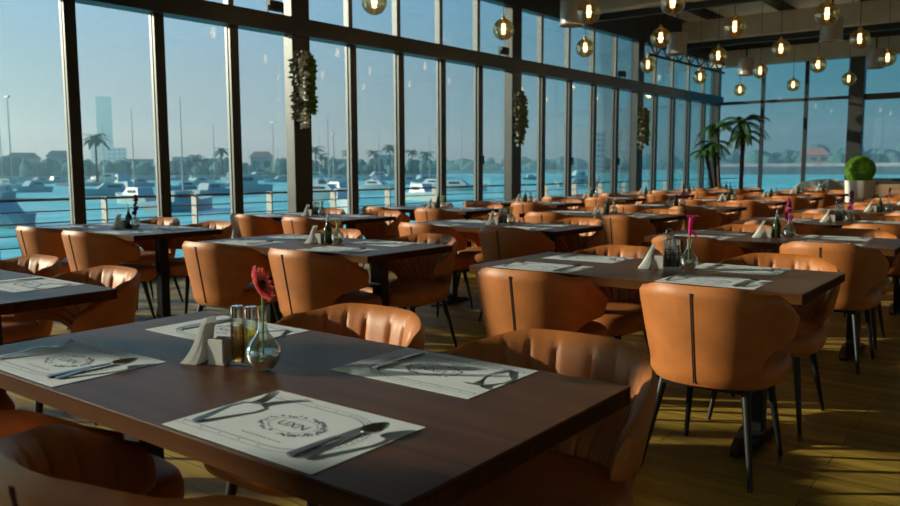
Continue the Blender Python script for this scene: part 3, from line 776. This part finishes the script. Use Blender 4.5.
# flood lights on the transom
def make_flood():
    r_ = empty('flood_light')
    MB().box(-.11, .11, -.05, .05, .05, .17).build('housing', 'purlin', r_, bevel=.01)
    MB().bar((-.12, 0, .11), (-.12, 0, .0), .012, .03).bar((.12, 0, .11), (.12, 0, 0), .012, .03).bar((-.12, 0, .006), (.12, 0, .006), .03, .012).build('bracket', 'purlin', r_)
    return r_
flK = Kind(make_flood)
for s_, lb in ((-.075, 'first'), (.93, 'second'), (1.83, 'third')):
    q = W(s_, .05, ZT1+.001); flK.place(q, WANG, 'small black flood light on the transom left of the %s visible column' % lb, 'flood light', 'flood lights')

# ------------------------------------------------------------------ hanging garlands
def make_garland(seed, h, w, dry):
    rd = random.Random(seed); r_ = empty('hanging_garland')
    st = MB(); strands = []
    for k in range(7):
        x = rd.uniform(-w, w); y = rd.uniform(.0, .09); l = h*rd.uniform(.72, 1) if x > -w*.2 else h*rd.uniform(.55, .8)
        pts = [(x*.5, y*.4, 0), (x, y, -.1*h)]+[(x+rd.uniform(-.015, .015), y+rd.uniform(-.01, .01), -l*f) for f in (.3, .5, .7, .85, 1)]
        strands.append(pts); st.tube(pts, .004, 5)
    st.build('stems', 'bark', r_)
    sets = {'brightleaf': MB(), 'dryleaf': MB(), 'oliveleaf': MB()}
    for pts in strands:
        for k in range(115):
            f = rd.uniform(0, len(pts)-1.001); i_ = int(f); a, b_ = Vector(pts[i_]), Vector(pts[i_+1]); c = a.lerp(b_, f-i_)
            d = Vector((rd.uniform(-1, 1), rd.uniform(-.5, 1), rd.uniform(-.9, .3))).normalized()
            side = c.x < -w*.45; mid = c.x < w*.05
            key = ('brightleaf' if side else ('dryleaf' if mid and dry else 'oliveleaf')) if rd.random() < .85 else 'oliveleaf'
            l = rd.uniform(.05, .085); up = d.orthogonal()
            petal(sets[key], c+d*.01, d, up, l, l*.32, -.2)
    for (key, mb), nm in zip(sets.items(), ('leaves', 'leaves', 'leaves')):
        o = mb.build(nm, key, r_, angle=80, label={'brightleaf': 'fresh green leaves', 'dryleaf': 'pale dried leaves', 'oliveleaf': 'olive grey leaves'}[key])
    return r_
for s_, z, h, nm, sd, dry in ((0, 2.78, 1.02, 'nearest', 1, True), (1, 2.62, 1.0, 'second', 2, False), (2, 2.62, 1.02, 'third', 3, False)):
    g = make_garland(sd, h, .17, dry); q = W(s_+(-.012 if s_ == 0 else .0), .115, z); g.location = q; g.rotation_euler = (0, 0, WANG-PI/2+PI)
    g.rotation_euler = (0, 0, WANG-PI/2-PI/2+PI/2-PI/2)
    tag(g, 'leafy garland hanging on the %s dark window column' % nm, 'hanging plant', 'garlands on the columns')

# ------------------------------------------------------------------ indoor palms, topiary, sideboard
def frond(mb, c, az, l, lift, droop, leaf_l, n=16):
    c = Vector(c); d = Vector((math.cos(az), math.sin(az), 0)); side = Vector((-d.y, d.x, 0)); pts = []
    for k in range(n+1):
        f = k/n; pts.append(c+d*(l*f)+Vector((0, 0, l*(lift*f-droop*f*f))))
    mb.tube(pts, [.008*(1-.7*k/n) for k in range(n+1)], 5)
    for k in range(2, n+1):
        f = k/n; t_ = (pts[k]-pts[k-1]).normalized()
        for sg in (-1, 1):
            dd = (t_*.7+side*sg*(.9-.4*f)+Vector((0, 0, -.25))).normalized()
            petal(mb, pts[k], dd, t_.cross(side).normalized(), leaf_l*(1-.5*abs(f-.45)), leaf_l*.075, -.25)
def make_palm(name, h, heads, rd, L_=.62):
    r_ = empty(name)
    MB().lathe([(0, 0), (.16, 0), (.2, .02), (.23, .38), (.215, .38), (.205, .34), (0, .34)], 24).build('planter', 'darkpot', r_)
    MB().lathe([(0, .341), (.2, .341), (0, .35)], 20).build('soil', 'soil', r_)
    tr = MB(); lv = MB()
    for (dx, dy, hh, nf, ll) in heads:
        pts = [(dx*.2, dy*.2, .33), (dx*.6, dy*.6, hh*.5), (dx, dy, hh)]
        tr.tube([Vector(pts[0]).lerp(Vector(pts[1]), f) for f in (0, .25, .5, .75)]+[Vector(pts[1]).lerp(Vector(pts[2]), f) for f in (0, .25, .5, .75, 1)], [.045, .04, .038, .04, .036, .04, .036, .045, .05], 10)
        for k in range(nf):
            frond(lv, (dx, dy, hh), 2*PI*k/nf+rd.uniform(-.25, .25), ll*rd.uniform(.8, 1.1), rd.uniform(.05, .9), rd.uniform(.55, .95), .15)
    tr.build('trunk', 'bark', r_); lv.build('fronds', 'leaf', r_, angle=80)
    return r_
rd = random.Random(11)
g = make_palm('potted_palm', 2.2, [(0, 0, 2.28, 15, .58), (.02, .02, 2.0, 8, .42)], rd); g.location = toward(741, 19.2); tag(g, 'tall potted palm with a feathery crown in front of the far window', 'palm')
g = make_palm('potted_palm', 2.2, [(-.18, 0, 2.25, 9, .45), (-.3, .1, 1.85, 9, .42), (-.42, 0, 1.6, 6, .38)], rd); g.location = toward(723, 19.9); tag(g, 'bushier potted palm with drooping fronds standing in the window corner', 'palm')
# topiary ball
g = empty('topiary_ball', toward(860, 17.6)); tag(g, 'round clipped green topiary ball in a tall white planter', 'topiary')
MB().lathe([(0, 0), (.19, 0), (.2, .02), (.27, .97), (.275, .99), (.25, .99), (.24, .93), (0, .93)], 32).build('planter', 'pot', g)
MB().lathe([(0, .931), (.24, .931), (0, .95)], 24).build('soil', 'soil', g)
mb = MB(); rb = random.Random(2)
mb.lathe([(.25*math.sin(a), 1.20-.25*math.cos(a)) for a in [k*PI/16 for k in range(17)]], 28)
for k in range(2600):
    z = rb.uniform(-1, 1); a = rb.uniform(0, 2*PI); q = math.sqrt(1-z*z); n = Vector((q*math.cos(a), q*math.sin(a), z)); c = Vector((0, 0, 1.20))+n*rb.uniform(.24, .275)
    d = (n+Vector((rb.uniform(-1, 1), rb.uniform(-1, 1), rb.uniform(-1, 1)))*.8).normalized()
    s1 = d.orthogonal().normalized()*.009
    mb.add([c-d*.012, c+s1, c+d*.026, c-s1], [(0, 1, 2, 3)])
mb.build('foliage', 'brightleaf', g, smooth=False)
# sideboard right of the topiary
q = toward(893, 18.6); g = empty('sideboard', (q.x, q.y, 0)); tag(g, 'low pale wooden sideboard near the far window at the right edge', 'sideboard')
MB().box(-.42, 2.6, -.25, .25, .08, .92).build('carcass', 'palewood', g, bevel=.004)
MB().box(-.46, 2.64, -.28, .28, .921, .955).build('worktop', 'purlin', g, bevel=.003)
MB().box(-.38, 2.56, -.21, .21, .0, .08).build('plinth', 'purlin', g)
for k in range(4):
    d = MB().box(-.40+k*.75, .32+k*.75, -.268, -.252, .12, .88).build('door', 'palewood', g, bevel=.002)
    MB().box(.24+k*.75, .255+k*.75, -.285, -.269, .5, .64).build('handle', 'blackmetal', d)
# grey woven armchairs by the far window
def make_bucket():
    r_ = empty('woven_armchair')
    def f(off):
        def g_(u, v):
            a = math.radians(-120+240*u); R = .34+.04*v-off; z = .38+(.62-.18*abs(2*u-1)**2)*v*.95
            return (R*math.sin(a), -R*math.cos(a), z)
        return g_
    mb = MB(); mb.grid(f(0), 31, 8); n1 = len(mb.v); mb.grid(f(.03), 31, 8, flip=True)
    for i_ in range(30): mb.f.append((217+i_, 218+i_, n1+218+i_, n1+217+i_)); mb.f.append((i_, n1+i_, n1+i_+1, i_+1))
    for j_ in range(7):
        mb.f.append((j_*31, (j_+1)*31, n1+(j_+1)*31, n1+j_*31)); mb.f.append((j_*31+30, n1+j_*31+30, n1+(j_+1)*31+30, (j_+1)*31+30))
    mb.build('shell', 'greyfabric', r_, angle=60)
    MB().lathe([(0, .36), (.29, .36), (.3, .38), (.3, .45), (.27, .47), (0, .475)], 28).build('cushion', 'greyfabric', r_)
    for sx in (-1, 1):
        for sy in (-1, 1): MB().tube([(sx*.2, sy*.2, .37), (sx*.26, sy*.26, .0)], [.016, .011], 8).build('leg', 'blackmetal', r_)
    return r_
bk = Kind(make_bucket)
for px, dd, rz, lb in ((812, 20.6, 2.6, 'left'), (836, 20.9, -2.4, 'right')):
    q = toward(px, dd); bk.place((q.x, q.y, 0), rz, 'grey woven armchair before the far window, %s one of the pair' % lb, 'armchair', 'grey armchairs')

# ------------------------------------------------------------------ outside
S_Z = -1.6
o = struct(wbox(MB(), -40, 60, -2.6, -.22, -.35, -.12).build('floor_deck', 'deck')); o.name = 'floor_terrace'
struct(MB().box(-11, 8, YF+.4, YF+2.6, -.35, -.12).build('floor_far_terrace', 'deck'))
# railing
RO = -1.15
g = empty('terrace_railing', W(0, RO, -.12)); tag(g, 'steel terrace railing with thin horizontal rails outside the windows', 'railing'); B0 = W(0, RO, -.12)
for z in (.90, .765, .63, .495, .36, .225):
    mb = MB(); mb.bar(W(-3, RO, z), W(4, RO, z), .03 if z > .89 else .014, .03 if z > .89 else .014); rel(mb, B0).build('rail', 'rail', g)
for k in range(-10, 15):
    s_ = (7.60-WA.y)/5+k*.252
    a = W(s_, RO, 0); mb = MB(); mb.bar(W(s_, RO-.07, .40), W(s_, RO+.05, .40), .02, 1.04); rel(mb, B0).build('post', 'railpost', g)
# water
struct(MB().box(-1500, 1500, -900, 2600, S_Z-.3, S_Z).build('floor_water', 'water', smooth=False)).name = 'floor_water'
# shore on the left and across the bay
def blob_line(px0, px1, dist, hmin, hmax, step, seed, zb, width=7):
    mb = MB(); rr = random.Random(seed); px = px0
    while px < px1:
        c = toward(px, dist*rr.uniform(.97, 1.06)); h = rr.uniform(hmin, hmax); w_ = rr.uniform(.7, 1.4)*width
        for k in range(5):
            cx, cy = c.x+rr.uniform(-w_, w_)*.6, c.y+rr.uniform(-w_, w_)*.6; R = w_*rr.uniform(.35, .7); hz = h*rr.uniform(.55, 1)
            prof = [(R*math.sin(a)*rr.uniform(.85, 1.1)+.01, zb+max(0, hz/2-hz/2*math.cos(a))) for a in [q*PI/7 for q in range(8)]]
            mb.lathe(prof, 9, (cx, cy, 0))
        px += step*rr.uniform(.6, 1.3)
    return mb
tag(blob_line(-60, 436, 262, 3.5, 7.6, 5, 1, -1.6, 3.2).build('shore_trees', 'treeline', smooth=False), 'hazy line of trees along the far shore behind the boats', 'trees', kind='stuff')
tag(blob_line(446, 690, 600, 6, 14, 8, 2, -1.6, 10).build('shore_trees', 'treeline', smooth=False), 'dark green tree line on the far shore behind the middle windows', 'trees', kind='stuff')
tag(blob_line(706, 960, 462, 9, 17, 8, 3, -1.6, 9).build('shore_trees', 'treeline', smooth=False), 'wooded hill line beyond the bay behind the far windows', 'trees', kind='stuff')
def quay(px0, px1, d0, d1, z0, z1, name, m_, label, cat):
    mb = MB(); n = 14; vs = []
    for k in range(n+1):
        px = px0+(px1-px0)*k/n; a = toward(px, d0); b_ = toward(px, d1)
        vs += [(a.x, a.y, z0), (a.x, a.y, z1), (b_.x, b_.y, z1), (b_.x, b_.y, z0)]
    fs = []
    for k in range(n):
        for j_ in range(4): fs.append((k*4+j_, k*4+(j_+1) % 4, k*4+4+(j_+1) % 4, k*4+4+j_))
    fs += [(0, 1, 2, 3), (n*4, n*4+3, n*4+2, n*4+1)]
    return tag(mb.add(vs, fs).build(name, m_, smooth=False), label, cat)
quay(-120, 438, 234, 240, S_Z-.2, -.2, 'shore_bank', 'concrete', 'low pale shore bank behind the moored boats', 'shore')
quay(441, 695, 520, 540, S_Z-.2, .6, 'shore_bank', 'concrete', 'low pale shore strip behind the middle windows', 'shore')
quay(700, 1000, 380, 395.5, S_Z-.2, 1.9, 'breakwater', 'rock', 'dark rock breakwater on the far side of the bay', 'breakwater')
quay(700, 1000, 396.5, 412, S_Z-.2, 3.4, 'promenade_wall', 'promenade', 'pale promenade wall above the dark breakwater', 'wall')
# distant buildings
def building(px, d, w_, dep, h, m_, label, name='building', roof=None, z0=-1.):
    c = toward(px, d); g_ = empty(name, (c.x, c.y, z0)); tag(g_, label, 'building')
    g_.rotation_euler = (0, 0, math.atan2(c.y, c.x)-PI/2)
    MB().box(-w_/2, w_/2, -dep/2, dep/2, 0, h).build('walls', m_, g_, smooth=False)
    wn = MB(); nz = max(1, int(h/3.6)); nx = max(2, int(w_/4))
    for a in range(nz):
        for b_ in range(nx):
            x = -w_/2+(b_+.5)*w_/nx; z = (a+.35)*h/nz; wn.box(x-w_/nx*.28, x+w_/nx*.28, -dep/2-.06, -dep/2-.01, z, z+h/nz*.42)
    wn.build('windows', 'boatglass' if h < 30 else 'glasstower', g_, smooth=False)
    if roof:
        a, b_, t_ = w_/2+.5, dep/2+.5, h+roof
        MB().add([(-a, -b_, h), (a, -b_, h), (a, b_, h), (-a, b_, h), (-a*.6, 0, t_), (a*.6, 0, t_)], [(0, 1, 5, 4), (1, 2, 5), (2, 3, 4, 5), (3, 0, 4), (3, 2, 1, 0)]).build('roof', 'roofred', g_, smooth=False)
    return g_
M['glasstower'] = principled('tower_glass_hazed', (.28, .44, .50), .5, noise=.05)  # window bands, also paled to blue for distance haze
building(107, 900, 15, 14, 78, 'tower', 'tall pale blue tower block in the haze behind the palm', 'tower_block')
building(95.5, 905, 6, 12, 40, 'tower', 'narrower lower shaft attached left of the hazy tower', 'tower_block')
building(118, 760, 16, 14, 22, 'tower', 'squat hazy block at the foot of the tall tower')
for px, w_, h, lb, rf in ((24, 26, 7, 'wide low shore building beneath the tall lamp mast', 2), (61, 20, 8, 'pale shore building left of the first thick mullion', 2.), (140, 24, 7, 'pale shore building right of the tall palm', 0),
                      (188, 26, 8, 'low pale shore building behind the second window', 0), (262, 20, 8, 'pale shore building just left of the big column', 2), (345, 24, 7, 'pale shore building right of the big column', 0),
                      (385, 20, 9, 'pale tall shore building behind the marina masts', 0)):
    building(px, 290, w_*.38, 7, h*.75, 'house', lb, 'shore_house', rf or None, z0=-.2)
building(813, 421, 13, 8, 4, 'villawall', 'red roofed house among the trees beyond the bay', 'villa', 3.5, z0=3.4)
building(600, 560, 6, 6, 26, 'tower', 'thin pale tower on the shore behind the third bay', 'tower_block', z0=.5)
# palms and mast outside
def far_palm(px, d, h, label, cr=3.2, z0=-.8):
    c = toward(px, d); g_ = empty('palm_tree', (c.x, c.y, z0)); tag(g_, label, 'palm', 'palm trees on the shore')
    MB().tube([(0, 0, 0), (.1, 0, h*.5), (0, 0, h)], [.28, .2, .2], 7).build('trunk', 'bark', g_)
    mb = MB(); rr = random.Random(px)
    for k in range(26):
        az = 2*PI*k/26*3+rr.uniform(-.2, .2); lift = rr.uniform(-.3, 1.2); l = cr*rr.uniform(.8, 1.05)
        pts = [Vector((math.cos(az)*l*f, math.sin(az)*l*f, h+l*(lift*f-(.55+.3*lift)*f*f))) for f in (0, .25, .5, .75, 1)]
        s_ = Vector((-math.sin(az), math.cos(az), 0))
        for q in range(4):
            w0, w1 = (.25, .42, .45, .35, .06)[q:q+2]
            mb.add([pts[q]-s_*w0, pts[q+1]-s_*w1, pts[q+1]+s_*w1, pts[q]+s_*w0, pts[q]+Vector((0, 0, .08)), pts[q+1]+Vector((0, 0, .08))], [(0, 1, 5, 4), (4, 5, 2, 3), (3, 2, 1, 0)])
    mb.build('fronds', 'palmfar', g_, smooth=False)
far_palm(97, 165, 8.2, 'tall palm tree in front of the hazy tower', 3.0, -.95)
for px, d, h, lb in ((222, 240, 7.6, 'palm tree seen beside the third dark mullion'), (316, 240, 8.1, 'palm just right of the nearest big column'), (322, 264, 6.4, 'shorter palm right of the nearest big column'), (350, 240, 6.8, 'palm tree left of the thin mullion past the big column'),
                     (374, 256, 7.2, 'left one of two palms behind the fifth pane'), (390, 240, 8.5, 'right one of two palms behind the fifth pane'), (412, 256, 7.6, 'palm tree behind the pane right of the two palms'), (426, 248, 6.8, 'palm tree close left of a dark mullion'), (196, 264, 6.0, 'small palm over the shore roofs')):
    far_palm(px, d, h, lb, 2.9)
for px, d, h, lb in ((12, 240, 22, 'tall thin lamp mast at the left edge'), (274, 300, 20, 'thin lamp mast left of the big column'), (334, 300, 16, 'thin lamp mast over the shore palms')):
    c = toward(px, d, S_Z); g_ = empty('lamp_mast', c); tag(g_, lb, 'lamp post', 'lamp masts on the shore')
    MB().tube([(0, 0, 0), (0, 0, h)], [.22, .12], 6).build('pole', 'mast', g_)
    MB().box(-.9, .9, -.3, .3, h, h+.5).build('lamp_head', 'mast', g_)
# islet carrying the tall palm
c = toward(97, 165); tag(MB().lathe([(0, -.95), (6, -.95), (7, -1.2), (8, -1.9)], 20, (c.x, c.y, 0), caps=False).build('islet', 'rock', smooth=False), 'small dark islet under the tall palm', 'islet')
# boats
def boat(L_, w_, h, cabin, mast_h, m_):
    def mk():
        g_ = empty('boat'); mb = MB(); n = 9; vs = []
        for k in range(n):
            f = k/(n-1); hw = w_/2*math.sin(PI*min(1, .25+f*.75))**.6 if f < .999 else .02; y = -L_/2+L_*f; sh = h*(1+.35*f*f)
            vs += [(-hw*.55, y, -.15), (-hw, y, sh), (hw, y, sh), (hw*.55, y, -.15)]
        fs = [(k*4+j_, k*4+(j_+1) % 4, k*4+4+(j_+1) % 4, k*4+4+j_) for k in range(n-1) for j_ in range(4)]+[(0, 3, 2, 1), ((n-1)*4, (n-1)*4+1, (n-1)*4+2, (n-1)*4+3)]
        mb.add(vs, fs).build('hull', m_, g_, smooth=False)
        c_ = MB(); c_.add([(-w_*.32, -L_*.3, h), (w_*.32, -L_*.3, h), (w_*.32, L_*.15, h), (-w_*.32, L_*.15, h), (-w_*.28, -L_*.26, h+cabin), (w_*.28, -L_*.26, h+cabin), (w_*.26, L_*.02, h+cabin), (-w_*.26, L_*.02, h+cabin)], [(0, 3, 2, 1), (4, 5, 6, 7), (0, 1, 5, 4), (1, 2, 6, 5), (2, 3, 7, 6), (3, 0, 4, 7)])
        cb = c_.build('cabin', 'hull', g_, smooth=False)
        MB().box(-w_*.325, w_*.325, -L_*.22, -L_*.02, h+cabin*.35, h+cabin*.7).build('cabin_windows', 'boatglass', cb, smooth=False)
        if mast_h: MB().tube([(0, 0, h+cabin*.5), (0, 0, mast_h)], [.06, .03], 6).build('mast', 'mast', g_)
        return g_
    return Kind(mk)
BK = [boat(6, 2.1, .7, .8, 0, 'hull'), boat(7, 2.3, .7, .7, 8, 'hull'), boat(5.5, 2, .6, .7, 0, 'hullblue'), boat(9, 2.8, 1., 1.3, 0, 'hull')]
BN = ['white motor boat', 'white sailing boat with a bare mast', 'small blue hulled boat', 'large white motor yacht']
rr = random.Random(31); nb = 0
spots = []
for px in (8, 30, 52, 100, 118, 138, 176, 192, 208, 242, 258, 276, 322, 340, 366, 380, 392, 412, 424, 448, 462, 486, 528, 556, 580, 602):
    for d in (rr.uniform(45, 80), rr.uniform(88, 130), rr.uniform(140, 175), rr.uniform(185, 232)):
        if px > 440 and rr.random() < .55: continue
        if px > 520 and d < 120: continue
        if abs(px-97) < 12 and 150 < d < 200: continue
        q_ = px+rr.uniform(-7, 7); c_ = toward(q_, d)
        if all((c_-toward(*o2)).length > 9.8 for o2 in spots) and (c_-toward(97, 165)).length > 18: spots.append((q_, d))
bandn = lambda d: 'nearest' if d < 120 else ('middle' if d < 220 else 'farthest')
pane_n = lambda px: '%s pane from the left' % ('first' if px < 75 else 'second' if px < 158 else 'third' if px < 230 else 'fourth' if px < 300 else 'fifth' if px < 356 else 'sixth' if px < 402 else 'seventh' if px < 440 else 'eighth' if px < 475 else 'ninth' if px < 512 else 'tenth')
cnt = {}
for px, d in spots:
    k = rr.choice((0, 0, 1, 2)) if d < 90 else rr.choice((0, 0, 1, 1, 2, 3)); key = (BN[k], bandn(d), pane_n(px)); cnt[key] = cnt.get(key, 0)+1
    c = toward(px, d, S_Z)
    BK[k].place(c, rr.uniform(0, 2*PI), '%s, %s band of boats, %s' % key, 'boat', 'moored boats: %s, %s band, %s' % key)

HAZE = .0014
m, nt, N, L = mat('sea_haze')
o_ = N.new('ShaderNodeOutputMaterial'); v_ = N.new('ShaderNodeVolumeScatter'); v_.inputs['Color'].default_value = (.48, .86, .95, 1); v_.inputs['Density'].default_value = HAZE; v_.inputs['Anisotropy'].default_value = .5
L.new(v_.outputs[0], o_.inputs['Volume']); M['haze'] = m
pts = [(-30, -200), (-30, 45), (60, 45), (60, 1500), (-1400, 1500), (-1400, -200)]
mb = MB(); mb.add([(x, y, z) for z in (S_Z-.05, 70) for x, y in pts], [(5, 4, 3, 2, 1, 0), (6, 7, 8, 9, 10, 11)]+[(k, (k+1) % 6, (k+1) % 6+6, k+6) for k in range(6)])
tag(mb.build('sea_haze', 'haze', smooth=False), 'pale haze lying over the harbour outside the windows', 'haze', kind='stuff')

# ------------------------------------------------------------------ light
SD = Vector((math.cos(math.radians(31.3)), math.sin(math.radians(31.3)), -math.tan(math.radians(14.45)))).normalized()
sun = bpy.data.lights.new('sun', 'SUN'); sun.energy = 9.3; sun.color = (1, .84, .63); sun.angle = math.radians(.9)
so = bpy.data.objects.new('sun', sun); COL.objects.link(so); so.rotation_euler = SD.to_track_quat('-Z', 'Y').to_euler()
w = bpy.data.worlds.new('sky'); sc.world = w; w.use_nodes = True; nt = w.node_tree; N, L = nt.nodes, nt.links; N.clear()
out = N.new('ShaderNodeOutputWorld'); bg = N.new('ShaderNodeBackground'); L.new(bg.outputs[0], out.inputs[0])
tc = N.new('ShaderNodeTexCoord'); sp = N.new('ShaderNodeSeparateXYZ'); L.new(tc.outputs['Generated'], sp.inputs[0])
def ramp(stops):
    r_ = N.new('ShaderNodeValToRGB'); e = r_.color_ramp.elements
    while len(e) < len(stops): e.new(.5)
    for q, (p_, c) in zip(e, stops): q.position = p_; q.color = (*c, 1)
    return r_
# hazy side of the sky (towards the sun's half) and the deeper blue side
rA = ramp([(0, (.32, .29, .36)), (.10, (.33, .35, .43)), (.24, (.25, .41, .62)), (.6, (.20, .42, .72)), (1, (.12, .32, .65))])
rB = ramp([(0, (.015, .14, .18)), (.10, (.008, .14, .20)), (.25, (.005, .14, .27)), (.6, (.02, .14, .32)), (1, (.02, .1, .28))])
L.new(sp.outputs[2], rA.inputs[0]); L.new(sp.outputs[2], rB.inputs[0])
az = N.new('ShaderNodeVectorMath'); az.operation = 'DOT_PRODUCT'; L.new(tc.outputs['Generated'], az.inputs[0])
dl = toward(30, 1.); az.inputs[1].default_value = (-.9, -.43, 0)   # the bright side of the sky is the sun's side
mr = N.new('ShaderNodeMapRange'); mr.interpolation_type = 'SMOOTHSTEP'; L.new(az.outputs['Value'], mr.inputs[0])
mr.inputs[1].default_value = -.2; mr.inputs[2].default_value = .55; mr.inputs[3].default_value = 1.; mr.inputs[4].default_value = 0.
mx = N.new('ShaderNodeMix'); mx.data_type = 'RGBA'; L.new(mr.outputs[0], mx.inputs[0]); L.new(rA.outputs[0], mx.inputs[6]); L.new(rB.outputs[0], mx.inputs[7])
L.new(mx.outputs[2], bg.inputs[0]); bg.inputs[1].default_value = 1.34

# ------------------------------------------------------------------ render settings that belong to the scene
sc.view_settings.view_transform = 'Standard'; sc.view_settings.look = 'None'; sc.view_settings.gamma = 1; sc.view_settings.exposure = .10; sc.view_settings.use_curve_mapping = False
cy = sc.cycles
cy.use_denoising = True
try: cy.denoiser = 'OPENIMAGEDENOISE'
except Exception: pass
cy.max_bounces = 8; cy.diffuse_bounces = 3; cy.glossy_bounces = 3; cy.transparent_max_bounces = 24; cy.sample_clamp_indirect = 4; cy.caustics_reflective = False; cy.caustics_refractive = False
